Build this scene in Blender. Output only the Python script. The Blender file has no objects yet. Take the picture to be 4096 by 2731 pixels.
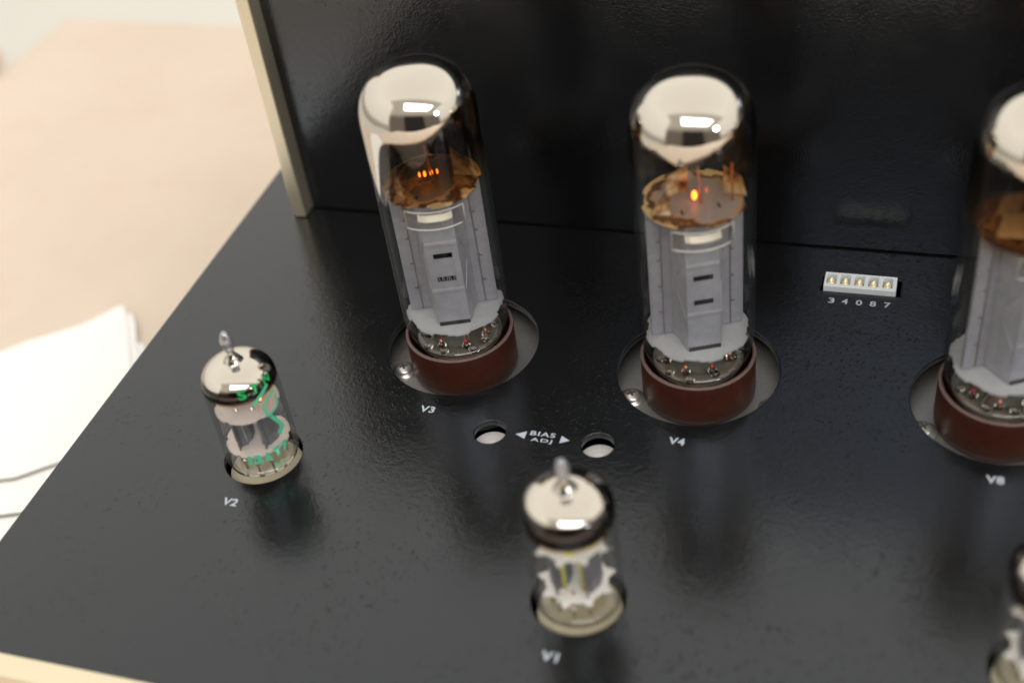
import bpy, bmesh, math, random
from mathutils import Vector, Matrix
import numpy as np
S = bpy.context.scene
# ---------------------------------------------------------------- camera
Rr = [(0.94961411, 0.09982971, -0.29709774), (0.28957927, -0.64209688, 0.70982775), (-0.11990363, -0.7600958, -0.63865287)]
cam_d = bpy.data.cameras.new('camera'); cam = bpy.data.objects.new('camera', cam_d); S.collection.objects.link(cam)
M = Matrix(((Rr[0][0], -Rr[0][1], -Rr[0][2], 0.0), (Rr[1][0], -Rr[1][1], -Rr[1][2], 0.0),
            (Rr[2][0], -Rr[2][1], -Rr[2][2], 0.246095), (0, 0, 0, 1)))
cam.matrix_world = M
cam_d.sensor_width = 36; cam_d.lens = 46.14; cam_d.clip_start = 0.01; cam_d.clip_end = 50
cam_d.dof.use_dof = True; cam_d.dof.focus_distance = 0.373; cam_d.dof.aperture_fstop = 6.0; cam_d.dof.aperture_blades = 7
S.camera = cam
# ---------------------------------------------------------------- world: a cream painted room, dimmer ceiling above
W = bpy.data.worlds.new('World'); S.world = W; W.use_nodes = True
nt = W.node_tree; nt.nodes.clear()
wo = nt.nodes.new('ShaderNodeOutputWorld'); bg = nt.nodes.new('ShaderNodeBackground')
tc = nt.nodes.new('ShaderNodeTexCoord'); sx = nt.nodes.new('ShaderNodeSeparateXYZ'); rp = nt.nodes.new('ShaderNodeValToRGB')
def wm(op, a, b=None, clamp=False):
    nd = nt.nodes.new('ShaderNodeMath'); nd.operation = op; nd.use_clamp = clamp
    for i, x in enumerate((a, b)):
        if x is None: continue
        if isinstance(x, (int, float)): nd.inputs[i].default_value = x
        else: nt.links.new(x, nd.inputs[i])
    return nd.outputs[0]
def ws(v, a, b, c=0.0, d=1.0):
    nd = nt.nodes.new('ShaderNodeMapRange'); nd.interpolation_type = 'SMOOTHSTEP'
    for k, x in (('From Min', a), ('From Max', b), ('To Min', c), ('To Max', d)): nd.inputs[k].default_value = x
    nt.links.new(v, nd.inputs['Value']); return nd.outputs[0]
def wmix(f, a, b):
    nd = nt.nodes.new('ShaderNodeMix'); nd.data_type = 'RGBA'; nt.links.new(f, nd.inputs[0])
    for k, x in ((6, a), (7, b)):
        if isinstance(x, tuple): nd.inputs[k].default_value = (*x, 1)
        else: nt.links.new(x, nd.inputs[k])
    return nd.outputs[2]
nt.links.new(tc.outputs['Generated'], sx.inputs[0])
nt.links.new(wm('ADD', wm('MULTIPLY', sx.outputs['Z'], 0.5), 0.5), rp.inputs[0])
e = rp.color_ramp.elements
e[0].position = 0.0; e[0].color = (0.30, 0.26, 0.21, 1)
e[1].position = 1.0; e[1].color = (0.90, 0.83, 0.73, 1)
for pos, c in ((0.46, (0.40, 0.35, 0.29)), (0.52, (0.82, 0.765, 0.67)), (0.80, (0.97, 0.905, 0.80))):
    k = e.new(pos); k.color = (*c, 1)
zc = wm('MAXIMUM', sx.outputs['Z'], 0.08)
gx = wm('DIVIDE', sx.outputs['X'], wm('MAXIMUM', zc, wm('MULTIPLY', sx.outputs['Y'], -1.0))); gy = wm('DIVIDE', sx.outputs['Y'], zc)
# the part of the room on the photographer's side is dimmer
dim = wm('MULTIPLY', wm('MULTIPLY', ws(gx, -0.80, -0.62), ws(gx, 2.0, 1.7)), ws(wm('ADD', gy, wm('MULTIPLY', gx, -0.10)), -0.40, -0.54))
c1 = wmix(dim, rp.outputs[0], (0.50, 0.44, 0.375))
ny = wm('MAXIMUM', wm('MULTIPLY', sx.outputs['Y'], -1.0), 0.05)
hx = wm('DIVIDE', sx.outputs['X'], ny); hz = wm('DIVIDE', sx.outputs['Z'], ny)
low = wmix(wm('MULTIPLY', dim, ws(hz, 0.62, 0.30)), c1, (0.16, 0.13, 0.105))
far = wm('MULTIPLY', ws(hz, 0.50, 0.38), wm('MULTIPLY', ws(hx, -0.16, -0.02), ws(hx, 0.72, 0.58)))  # dark patch painted into the world, standing in for the unseen photographer
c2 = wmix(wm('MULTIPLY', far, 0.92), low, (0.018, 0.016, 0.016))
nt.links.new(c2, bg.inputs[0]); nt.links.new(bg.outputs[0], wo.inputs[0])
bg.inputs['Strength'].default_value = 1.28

def area(name, loc, target, shape, sx_, sy_, power, col):
    l = bpy.data.lights.new(name, 'AREA'); l.shape = shape; l.size = sx_; l.size_y = sy_; l.energy = power; l.color = col
    o = bpy.data.objects.new(name, l); S.collection.objects.link(o); o.location = loc
    d = Vector(target) - Vector(loc); o.rotation_euler = d.to_track_quat('-Z', 'Y').to_euler(); return o
a1 = area('ceiling_light_panel', (0.74, -1.28, 1.60), (0.74, -1.28, 0), 'RECTANGLE', 2.20, 0.90, 34.0, (0.98, 0.985, 1.0))
a1.rotation_euler = (0, 0, 0)
area('round_lamp', (0.92, -0.36, 0.43), (-0.09, 0.27, 0.08), 'DISK', 0.17, 0.17, 1.8, (0.97, 0.97, 1.0))
S.view_settings.view_transform = 'Standard'; S.view_settings.look = 'None'
S.view_settings.exposure = 0.13; S.view_settings.gamma = 1.0; S.view_settings.use_curve_mapping = False
S.render.engine = 'CYCLES'
cy = S.cycles
cy.max_bounces = 14; cy.transparent_max_bounces = 40; cy.glossy_bounces = 6; cy.transmission_bounces = 12
cy.sample_clamp_indirect = 6.0; cy.caustics_reflective = False; cy.caustics_refractive = False

# ---------------------------------------------------------------- helpers
PI = math.pi
rnd = random.Random(5)
def tag(o, label=None, cat=None, group=None, kind=None):
    if label: o['label'] = label
    if cat: o['category'] = cat
    if group: o['group'] = group
    if kind: o['kind'] = kind
    return o
def empty(name, loc, rot=(0, 0, 0)):
    o = bpy.data.objects.new(name, None); S.collection.objects.link(o); o.location = loc; o.rotation_euler = rot
    o.empty_display_size = 0.01; return o
def link(name, me, mat, parent=None, smooth=False, loc=None):
    if mat is not None: me.materials.clear(); me.materials.append(mat)
    if smooth:
        me.polygons.foreach_set('use_smooth', [True] * len(me.polygons))
    o = bpy.data.objects.new(name, me); S.collection.objects.link(o)
    if parent: o.parent = parent
    if loc: o.location = loc
    return o
def mesh(verts, faces, name='m'):
    me = bpy.data.meshes.new(name); me.from_pydata([tuple(v) for v in verts], [], faces); me.update(); return me
def lathe(prof, n=96, closed=False):
    """revolve (r,z) pairs; r==0 ends become poles"""
    V = []; F = []; rows = []
    for r, z in prof:
        if r < 1e-9: rows.append([len(V)]); V.append((0, 0, z))
        else:
            rows.append(list(range(len(V), len(V) + n)))
            V += [(r * math.cos(2 * PI * i / n), r * math.sin(2 * PI * i / n), z) for i in range(n)]
    P = list(zip(rows, rows[1:])) + ([(rows[-1], rows[0])] if closed else [])
    for A, B in P:
        for i in range(n):
            j = (i + 1) % n
            if len(A) == 1 and len(B) == 1: continue
            if len(A) == 1: F.append((A[0], B[j], B[i]))
            elif len(B) == 1: F.append((A[i], A[j], B[0]))
            else: F.append((A[i], A[j], B[j], B[i]))
    return mesh(V, F)
def box_me(x0, x1, y0, y1, z0, z1, bev=0.0, seg=2):
    bm = bmesh.new(); bmesh.ops.create_cube(bm, size=1)
    for v in bm.verts:
        v.co = Vector(((x0 + x1) / 2 + v.co.x * (x1 - x0), (y0 + y1) / 2 + v.co.y * (y1 - y0), (z0 + z1) / 2 + v.co.z * (z1 - z0)))
    if bev: bmesh.ops.bevel(bm, geom=bm.edges[:], offset=bev, segments=seg, affect='EDGES', profile=0.5)
    me = bpy.data.meshes.new('b'); bm.to_mesh(me); bm.free(); return me
def tube_me(pts, r, n=8, cap=True):
    pts = [Vector(p) for p in pts]; V = []; F = []
    up = Vector((0.13, 0.21, 0.97))
    for i, p in enumerate(pts):
        t = (pts[min(i + 1, len(pts) - 1)] - pts[max(i - 1, 0)]).normalized()
        a = t.cross(up)
        if a.length < 0.2: a = t.cross(Vector((1, 0.1, 0)))
        a.normalize(); b = t.cross(a)
        rr = r[i] if isinstance(r, (list, tuple)) else r
        V += [p + (a * math.cos(2 * PI * k / n) + b * math.sin(2 * PI * k / n)) * rr for k in range(n)]
    for i in range(len(pts) - 1):
        for k in range(n):
            j = (k + 1) % n; F.append((i * n + k, i * n + j, i * n + n + j, i * n + n + k))
    if cap:
        F.append(tuple(range(n))[::-1]); F.append(tuple(range((len(pts) - 1) * n, len(pts) * n)))
    return mesh(V, F)
def prism_me(outline, z0, z1):
    n = len(outline)
    V = [(x, y, z0) for x, y in outline] + [(x, y, z1) for x, y in outline]
    F = [tuple(range(n))[::-1], tuple(range(n, 2 * n))] + [(i, (i + 1) % n, n + (i + 1) % n, n + i) for i in range(n)]
    return mesh(V, F)
def join(parts):
    V = []; F = []
    for me in parts:
        o = len(V); V += [tuple(v.co) for v in me.vertices]; F += [tuple(i + o for i in p.vertices) for p in me.polygons]
    return mesh(V, F)
def curve_mesh(splines, extrude, bevel, res=3):
    """filled 2-D outline with holes, extruded with rounded edges -> mesh"""
    cu = bpy.data.curves.new('c', 'CURVE'); cu.dimensions = '2D'; cu.fill_mode = 'BOTH'
    cu.extrude = extrude; cu.bevel_depth = bevel; cu.bevel_resolution = res; cu.offset = -bevel
    for pts in splines:
        s = cu.splines.new('POLY'); s.points.add(len(pts) - 1)
        for p, q in zip(s.points, pts): p.co = (q[0], q[1], 0, 1)
        s.use_cyclic_u = True
    o = bpy.data.objects.new('c', cu); S.collection.objects.link(o)
    dg = bpy.context.evaluated_depsgraph_get(); dg.update()
    me = bpy.data.meshes.new_from_object(o.evaluated_get(dg)); bpy.data.objects.remove(o); return me
def circ(x, y, r, n=72): return [(x + r * math.cos(2 * PI * i / n), y + r * math.sin(2 * PI * i / n)) for i in range(n)]
def text_me(body, bold=0.02, space=1.0, ext=0.0, shear=0.0):
    cu = bpy.data.curves.new('t', 'FONT'); cu.body = body; cu.size = 1; cu.offset = bold; cu.space_character = space; cu.extrude = ext
    cu.shear = shear; cu.resolution_u = 6
    o = bpy.data.objects.new('t', cu); S.collection.objects.link(o)
    dg = bpy.context.evaluated_depsgraph_get(); dg.update()
    me = bpy.data.meshes.new_from_object(o.evaluated_get(dg)); bpy.data.objects.remove(o); return me
def fit_text(me, cx, cyy, w, h, z):
    xs = [v.co.x for v in me.vertices]; ys = [v.co.y for v in me.vertices]
    x0, x1, y0, y1 = min(xs), max(xs), min(ys), max(ys)
    sxx = w / (x1 - x0); syy = h / (y1 - y0)
    for v in me.vertices:
        v.co = Vector(((v.co.x - (x0 + x1) / 2) * sxx + cx, (v.co.y - (y0 + y1) / 2) * syy + cyy, z + v.co.z * 0.00002))
    return me

# ---------------------------------------------------------------- materials
class Mat:
    def __init__(s, name):
        s.m = bpy.data.materials.new(name); s.m.use_nodes = True; s.t = s.m.node_tree; s.t.nodes.clear()
        s.out = s.n('ShaderNodeOutputMaterial')
    def n(s, typ, **kw):
        nd = s.t.nodes.new(typ)
        for k, v in kw.items():
            if k.startswith('_'): setattr(nd, k[1:], v)
        return nd
    def l(s, a, b): s.t.links.new(a, b)
    def coord(s):
        if not hasattr(s, 'tc'): s.tc = s.n('ShaderNodeTexCoord')
        return s.tc.outputs['Object']
    def noise(s, scale, detail=3, rough=0.5, vec=None, dist=0.0):
        nd = s.n('ShaderNodeTexNoise'); nd.inputs['Scale'].default_value = scale; nd.inputs['Detail'].default_value = detail
        nd.inputs['Roughness'].default_value = rough; nd.inputs['Distortion'].default_value = dist
        s.l(vec or s.coord(), nd.inputs['Vector']); return nd.outputs['Fac']
    def voro(s, scale, feature='F1', rand=1.0, out='Distance'):
        nd = s.n('ShaderNodeTexVoronoi'); nd.feature = feature; nd.inputs['Scale'].default_value = scale
        nd.inputs['Randomness'].default_value = rand; s.l(s.coord(), nd.inputs['Vector']); return nd.outputs[out]
    def rng(s, v, a, b, c=0.0, d=1.0, smooth=False):
        nd = s.n('ShaderNodeMapRange'); nd.inputs['From Min'].default_value = a; nd.inputs['From Max'].default_value = b
        nd.inputs['To Min'].default_value = c; nd.inputs['To Max'].default_value = d
        if smooth: nd.interpolation_type = 'SMOOTHSTEP'
        s.l(v, nd.inputs['Value']); return nd.outputs[0]
    def math(s, op, a, b=None, clamp=False):
        nd = s.n('ShaderNodeMath'); nd.operation = op; nd.use_clamp = clamp
        for i, x in enumerate((a, b)):
            if x is None: continue
            if isinstance(x, (int, float)): nd.inputs[i].default_value = x
            else: s.l(x, nd.inputs[i])
        return nd.outputs[0]
    def mix(s, f, a, b):
        nd = s.n('ShaderNodeMix'); nd.data_type = 'RGBA'
        if isinstance(f, (int, float)): nd.inputs[0].default_value = f
        else: s.l(f, nd.inputs[0])
        for k, x in ((6, a), (7, b)):
            if isinstance(x, tuple): nd.inputs[k].default_value = (*x, 1)
            else: s.l(x, nd.inputs[k])
        return nd.outputs[2]
    def bump(s, h, dist, strength=1.0, normal=None):
        nd = s.n('ShaderNodeBump'); nd.inputs['Strength'].default_value = strength; nd.inputs['Distance'].default_value = dist
        s.l(h, nd.inputs['Height'])
        if normal: s.l(normal, nd.inputs['Normal'])
        return nd.outputs[0]
    def bsdf(s, col, rough=0.5, metal=0.0, ior=1.5, normal=None, spec=None, **kw):
        b = s.n('ShaderNodeBsdfPrincipled')
        for k, v in (('Base Color', col), ('Roughness', rough), ('Metallic', metal), ('IOR', ior)):
            if isinstance(v, tuple): b.inputs[k].default_value = (*v, 1)
            elif isinstance(v, (int, float)): b.inputs[k].default_value = v
            else: s.l(v, b.inputs[k])
        if spec is not None: b.inputs['Specular IOR Level'].default_value = spec
        for k, v in kw.items():
            k = k.replace('_', ' ')
            if isinstance(v, tuple): b.inputs[k].default_value = v if 'Radius' in k else (*v, 1)
            elif isinstance(v, (int, float)): b.inputs[k].default_value = v
            else: s.l(v, b.inputs[k])
        if normal: s.l(normal, b.inputs['Normal'])
        return b.outputs[0]
    def mixs(s, f, a, b):
        nd = s.n('ShaderNodeMixShader')
        if isinstance(f, (int, float)): nd.inputs[0].default_value = f
        else: s.l(f, nd.inputs[0])
        s.l(a, nd.inputs[1]); s.l(b, nd.inputs[2]); return nd.outputs[0]
    def done(s, sh): s.l(sh, s.out.inputs['Surface']); return s.m
def simple(name, col, rough=0.5, metal=0.0, ior=1.5, var=0.0, nscale=300, bump=0.0, bscale=900, **kw):
    m = Mat(name); c = col
    if var:
        c = m.mix(m.noise(nscale, 4), tuple(x * (1 - var) for x in col), tuple(min(1, x * (1 + var)) for x in col))
    nrm = m.bump(m.noise(bscale, 4), bump) if bump else None
    return m.done(m.bsdf(c, rough, metal, ior, nrm, **kw))

# black textured paint: orange peel + small pits + dust
def paint(name, base=0.0045, pit=1.0, ior=1.70, peelh=0.000048):
    m = Mat(name)
    peel = m.noise(620, 2, 0.55)
    fine = m.noise(1500, 2, 0.5)
    vor = m.voro(820); patch = m.rng(m.noise(42, 3), 0.38, 0.58, 0.0, 1.0, True)
    size = m.rng(m.noise(620, 2), 0.42, 0.70, 0.02, 0.42)
    pits = m.math('MULTIPLY', m.rng(m.math('SUBTRACT', size, vor), -0.10, 0.10, 0, 1, True), patch)
    h = m.math('ADD', m.math('MULTIPLY', peel, 1.0), m.math('MULTIPLY', fine, 0.7))
    nrm = m.bump(h, peelh, 1.0)
    nrm = m.bump(m.math('SUBTRACT', 1.0, pits), 0.00004 * pit, 1.0, nrm)
    spk = m.rng(pits, 0.25, 0.9, 0.5, 0.30)  # weaker specular in the pits stands in for light trapped there
    v2 = m.voro(130); dsize = m.rng(m.noise(330, 1), 0.56, 0.72, 0.0, 0.035)
    dust = m.rng(m.math('SUBTRACT', dsize, v2), 0.0, 0.01, 0, 1)
    ve = m.noise(2600, 2, 0.6); d2 = m.rng(ve, 0.76, 0.80, 0, 0.3)
    dust = m.math('MAXIMUM', dust, d2)
    tint = m.mix(m.noise(40, 2), (base * 0.92, base * 1.0, base * 1.12), (base * 1.12, base * 1.02, base * 0.9))
    col = m.mix(dust, tint, (0.34, 0.33, 0.31))
    rough = m.rng(m.noise(90, 3), 0.3, 0.7, 0.15, 0.22)
    return m.done(m.bsdf(col, rough, 0.0, ior, nrm, Specular_Tint=(0.76, 0.84, 0.96), Specular_IOR_Level=spk))
M_paint = paint('black_textured_paint')
M_cover = paint('black_cover_paint', 0.004, 0.5, 1.80, 0.000042)
# champagne gold brushed aluminium
def gold(name):
    m = Mat(name); mp_ = m.n('ShaderNodeMapping'); m.l(m.coord(), mp_.inputs[0]); mp_.inputs['Scale'].default_value = (3500, 3500, 60)
    st = m.noise(1.0, 3, 0.6, mp_.outputs[0])
    col = m.mix(st, (0.68, 0.61, 0.45), (0.82, 0.75, 0.58))
    return m.done(m.bsdf(col, m.rng(st, 0.3, 0.7, 0.30, 0.44), 0.80, 1.5, m.bump(st, 0.00002, 0.6)))
M_gold = gold('champagne_gold_aluminium')
m = Mat('zinc_plate'); ns = m.noise(1400, 4, 0.7); n2 = m.noise(160, 3)
mp_ = m.n('ShaderNodeMapping'); m.l(m.coord(), mp_.inputs[0]); mp_.inputs['Scale'].default_value = (200, 3000, 200); mp_.inputs['Rotation'].default_value = (0, 0, 0.5)
sc = m.rng(m.noise(1, 3, 0.6, mp_.outputs[0]), 0.66, 0.74)
M_zinc = m.done(m.bsdf(m.mix(sc, m.mix(ns, (0.27, 0.27, 0.265), (0.47, 0.465, 0.45)), (0.12, 0.11, 0.10)), m.rng(n2, 0.3, 0.7, 0.38, 0.5), 0.85, 1.5, m.bump(ns, 0.00004, 0.7)))
M_screw = simple('nickel_screw', (0.62, 0.60, 0.55), 0.33, 0.75, var=0.15, nscale=800)
M_recess = simple('screw_recess_metal', (0.05, 0.05, 0.045), 0.6)
M_dark = simple('dark_underside', (0.006, 0.006, 0.006), 0.8)
M_pot = simple('aluminium_dial', (0.80, 0.79, 0.77), 0.45, 0.1, var=0.2, nscale=2500, bump=0.00002, bscale=3000)
M_potc = simple('polished_dial_centre', (0.95, 0.94, 0.92), 0.4, 0.1, var=0.08, nscale=1500)
M_print = simple('silkscreen_ink', (0.47, 0.52, 0.60), 0.55, var=0.12, nscale=1800)
M_nylon = simple('white_nylon', (0.86, 0.91, 0.98), 0.35, var=0.04, nscale=500, Subsurface_Weight=0.3, Subsurface_Radius=(0.002, 0.002, 0.002))
M_pin = simple('gold_pin', (0.86, 0.76, 0.50), 0.35, 0.6, var=0.2, nscale=1500)
# glass (thin walled: reflection over transparency)
def thin_glass(name, tint=(0.985, 0.985, 0.98), extra=1.0, haze=0.0):
    m = Mat(name); ge = m.n('ShaderNodeNewGeometry'); dt = m.n('ShaderNodeVectorMath'); dt.operation = 'DOT_PRODUCT'
    m.l(ge.outputs['Normal'], dt.inputs[0]); m.l(ge.outputs['Incoming'], dt.inputs[1])
    c1 = m.math('SUBTRACT', 1.0, m.math('ABSOLUTE', dt.outputs['Value']), True)
    sch = m.math('ADD', 0.035, m.math('MULTIPLY', m.math('POWER', c1, 5.0), 0.965))
    tr = m.n('ShaderNodeBsdfTransparent'); tr.inputs[0].default_value = (*tint, 1)
    gl = m.n('ShaderNodeBsdfGlossy'); gl.inputs['Roughness'].default_value = 0.02
    wob = m.bump(m.noise(70, 2), 0.00025, 1.0); m.l(wob, gl.inputs['Normal'])
    f = m.math('MULTIPLY', sch, extra, True)
    sh = m.mixs(f, tr.outputs[0], gl.outputs[0])
    if haze:
        df = m.n('ShaderNodeBsdfDiffuse'); df.inputs[0].default_value = (0.8, 0.8, 0.8, 1)
        sh = m.mixs(haze, sh, df.outputs[0])
    return m.done(sh)
M_glass = thin_glass('tube_glass', (0.992, 0.992, 0.99), 0.9)
M_stem = thin_glass('stem_flare_glass', (0.96, 0.955, 0.93), 2.4)
M_glassp = thin_glass('clear_mica_shield', (0.93, 0.92, 0.88), 2.2)
def solid_glass(name, col, rough=0.0, ior=1.45):
    m = Mat(name); g = m.n('ShaderNodeBsdfGlass'); g.inputs['Color'].default_value = (*col, 1); g.inputs['Roughness'].default_value = rough
    g.inputs['IOR'].default_value = ior; return m.done(g.outputs[0])
M_bead = solid_glass('stem_glass', (0.97, 0.97, 0.95))
M_btn = solid_glass('button_base_glass', (0.97, 0.95, 0.86), 0.03)
M_tip = simple('grey_tip_glass', (0.36, 0.36, 0.38), 0.12, 0.6)
# getter mirror: attribute R = mirror, G = brown smoke
m = Mat('getter_mirror'); at = m.n('ShaderNodeAttribute'); at.attribute_name = 'getter'
sp = m.n('ShaderNodeSeparateColor'); m.l(at.outputs['Color'], sp.inputs[0])
jit = m.math('MULTIPLY', m.math('SUBTRACT', m.noise(900, 3), 0.5), 0.12)
mir = m.math('ADD', sp.outputs[0], jit); brn = m.math('ADD', sp.outputs[1], jit)
mirf = m.rng(mir, 0.42, 0.58, 0, 1, True)
colr = m.mix(m.rng(mir, 0.5, 0.85), (0.42, 0.27, 0.16), (0.60, 0.575, 0.525))
geo = m.n('ShaderNodeNewGeometry')
colr = m.mix(geo.outputs['Backfacing'], colr, (0.12, 0.09, 0.07))
metal = m.bsdf(colr, 0.035, 1.0, 1.5, m.bump(m.noise(60, 2), 0.0002, 0.5))
tb = m.n('ShaderNodeBsdfTransparent')
m.l(m.mix(m.rng(brn, 0.15, 1.0), m.mix(m.rng(brn, 0.0, 0.2), (1, 1, 1), (0.90, 0.72, 0.45)), (0.022, 0.013, 0.010)), tb.inputs[0])
gb = m.n('ShaderNodeBsdfGlossy'); gb.inputs['Roughness'].default_value = 0.04; gb.inputs[0].default_value = (0.40, 0.38, 0.40, 1)
smoke = m.mixs(m.math('MULTIPLY', m.rng(brn, 0.1, 1.0), 0.09), tb.outputs[0], gb.outputs[0])
M_getter = m.done(m.mixs(mirf, smoke, metal))
# carbonised anode sheet
def anode_mat(name, a, b):
    m = Mat(name); ns = m.noise(260, 4, 0.6); fn = m.noise(4200, 2, 0.6)
    return m.done(m.bsdf(m.mix(m.rng(ns, 0.3, 0.7), a, b), 0.5, 0.35, 1.5, m.bump(fn, 0.000015, 0.6)))
M_anode = anode_mat('grey_anode_sheet', (0.32, 0.325, 0.36), (0.40, 0.405, 0.44))
M_anode2 = anode_mat('dark_small_anode', (0.17, 0.175, 0.19), (0.24, 0.245, 0.26))
M_core = simple('dark_grid_core', (0.010, 0.009, 0.008), 0.6)
M_weld = simple('weld_spot', (0.30, 0.24, 0.22), 0.4, 0.7)
M_mica = simple('pale_mica', (0.42, 0.43, 0.44), 0.45, 0.0, var=0.14, nscale=420, bump=0.00002, bscale=1500)
M_micaw = simple('white_mica', (0.86, 0.84, 0.80), 0.42, var=0.06, nscale=420)
M_micap = simple('pinkish_mica', (0.70, 0.62, 0.56), 0.40, var=0.12, nscale=420)
def burnt(name, r0, r1, seed, cen=(0.36, 0.32, 0.31), edge=(0.55, 0.36, 0.13), mid=(0.62, 0.46, 0.24)):
    m = Mat(name); sp = m.n('ShaderNodeVectorMath'); sp.operation = 'LENGTH'
    cx = m.n('ShaderNodeSeparateXYZ'); m.l(m.coord(), cx.inputs[0]); cb = m.n('ShaderNodeCombineXYZ')
    m.l(cx.outputs[0], cb.inputs[0]); m.l(cx.outputs[1], cb.inputs[1]); m.l(cb.outputs[0], sp.inputs[0])
    mpn = m.n('ShaderNodeMapping'); m.l(m.coord(), mpn.inputs[0]); mpn.inputs['Location'].default_value = (seed, seed * 2, 0)
    nz = m.noise(130, 3, 0.55, mpn.outputs[0]); d = m.math('ADD', m.rng(sp.outputs['Value'], r0, r1), m.math('MULTIPLY', m.math('SUBTRACT', nz, 0.5), 2.4))
    rp = m.n('ShaderNodeValToRGB'); m.l(d, rp.inputs[0]); el = rp.color_ramp.elements
    el[0].position = 0.25; el[0].color = (*cen, 1); el[1].position = 1.0; el[1].color = (*edge, 1)
    for p, c in ((0.42, (0.36, 0.20, 0.09)), (0.56, (0.10, 0.035, 0.01)), (0.70, (0.03, 0.010, 0.005)), (0.80, (0.30, 0.14, 0.04)), (0.90, mid)):
        k = el.new(p); k.color = (*c, 1)
    return m.done(m.bsdf(rp.outputs[0], 0.4))
M_flap = None
def flap_mat():
    m = Mat('browned_getter_flap'); nz = m.noise(170, 3, 0.6)
    rp = m.n('ShaderNodeValToRGB'); m.l(nz, rp.inputs[0]); el = rp.color_ramp.elements
    el[0].position = 0.38; el[0].color = (0.05, 0.018, 0.006, 1); el[1].position = 0.60; el[1].color = (0.62, 0.52, 0.34, 1)
    k = el.new(0.48); k.color = (0.33, 0.17, 0.06, 1)
    return m.done(m.bsdf(rp.outputs[0], 0.4, 0.2))
M_flap = flap_mat()
M_copper = simple('copper_lead', (0.62, 0.26, 0.17), 0.35, 0.7, var=0.2, nscale=1500)
M_chan = simple('getter_channel_glint', (0.92, 0.89, 0.80), 0.35, 0.15, var=0.08, nscale=1800)  # lamp reflection on the strip is put into this pale colour
M_red = simple('red_sealing_lead', (0.55, 0.02, 0.015), 0.35, 0.1)
M_nick = simple('nickel_wire', (0.62, 0.60, 0.55), 0.28, 0.95)
M_yel = simple('yellow_coated_wire', (0.62, 0.58, 0.10), 0.5)
def emit(name, col, st):
    m = Mat(name); em = m.n('ShaderNodeEmission'); em.inputs[0].default_value = (*col, 1); em.inputs[1].default_value = st; return m.done(em.outputs[0])
M_glow = emit('heater_glow', (1.0, 0.20, 0.015), 7.0)
M_glow2 = emit('dim_heater_glow', (1.0, 0.14, 0.02), 1.2)
m = Mat('brown_bakelite'); nz = m.noise(120, 4)
M_base = m.done(m.bsdf(m.mix(nz, (0.036, 0.009, 0.005), (0.060, 0.0155, 0.008)), m.rng(m.noise(500, 3), 0.3, 0.7, 0.34, 0.46), 0, 1.45, m.bump(m.noise(1600, 3), 0.00002, 0.6)))
M_rim = simple('raw_base_rim', (0.13, 0.085, 0.075), 0.7, var=0.25, nscale=1200, bump=0.0001, bscale=2200)
M_green = simple('green_ink', (0.02, 0.50, 0.13), 0.5)
M_teal = simple('faded_green_ink', (0.10, 0.55, 0.34), 0.5)
M_ceram = simple('cream_socket', (0.66, 0.60, 0.44), 0.5, var=0.1)
# cloth
m = Mat('beige_tablecloth'); wv = m.n('ShaderNodeTexWave'); wv.wave_type = 'BANDS'; wv.bands_direction = 'X'; wv.inputs['Scale'].default_value = 330; wv.inputs['Distortion'].default_value = 2.0
wv.inputs['Detail'].default_value = 2; m.l(m.coord(), wv.inputs['Vector'])
wv2 = m.n('ShaderNodeTexWave'); wv2.bands_direction = 'Y'; wv2.inputs['Scale'].default_value = 330; wv2.inputs['Distortion'].default_value = 2.0; m.l(m.coord(), wv2.inputs['Vector'])
wsum = m.math('MULTIPLY', wv.outputs['Fac'], wv2.outputs['Fac'])
big = m.noise(9, 4, 0.6); mid = m.noise(45, 3, 0.6)
col = m.mix(m.rng(big, 0.3, 0.7), (0.715, 0.61, 0.515), (0.775, 0.67, 0.57))
col = m.mix(m.math('MULTIPLY', m.rng(mid, 0.52, 0.75), 0.35), col, (0.68, 0.555, 0.45))
col = m.mix(m.math('MULTIPLY', wsum, 0.25), col, (0.58, 0.48, 0.39))
M_cloth = m.done(m.bsdf(col, 0.9, 0, 1.4, m.bump(wsum, 0.0003, 0.5), spec=0.1, Sheen_Weight=0.1))
M_paper = simple('white_paper', (0.93, 0.935, 0.94), 0.8, spec=0.1)
M_wood = simple('orange_wood', (0.62, 0.33, 0.12), 0.5, var=0.2, nscale=12)
M_floor = simple('pale_floor', (0.70, 0.71, 0.68), 0.6, var=0.05, nscale=2)
M_cable = simple('olive_cable', (0.10, 0.085, 0.045), 0.45)

# ---------------------------------------------------------------- setting: floor, table, cloth
fl = link('floor', box_me(-4, 4, -3, 5, -0.80, -0.78), M_floor); tag(fl, kind='structure')
TZ = -0.0705
tb_ = empty('table', (0, 0, -0.78)); tag(tb_, 'table whose top lies under the beige cloth at the upper left', 'table')
link('tabletop', box_me(-0.495, 0.9, -0.7, 0.590, 0.78 + TZ - 0.027, 0.78 + TZ - 0.0012, 0.002), M_wood, tb_)
for lx, ly in ((-0.45, 0.54), (0.85, 0.54), (-0.45, -0.65), (0.85, -0.65)):
    link('leg', box_me(lx - 0.025, lx + 0.025, ly - 0.025, ly + 0.025, 0, 0.78 + TZ - 0.027, 0.003), M_wood, tb_)
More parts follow.
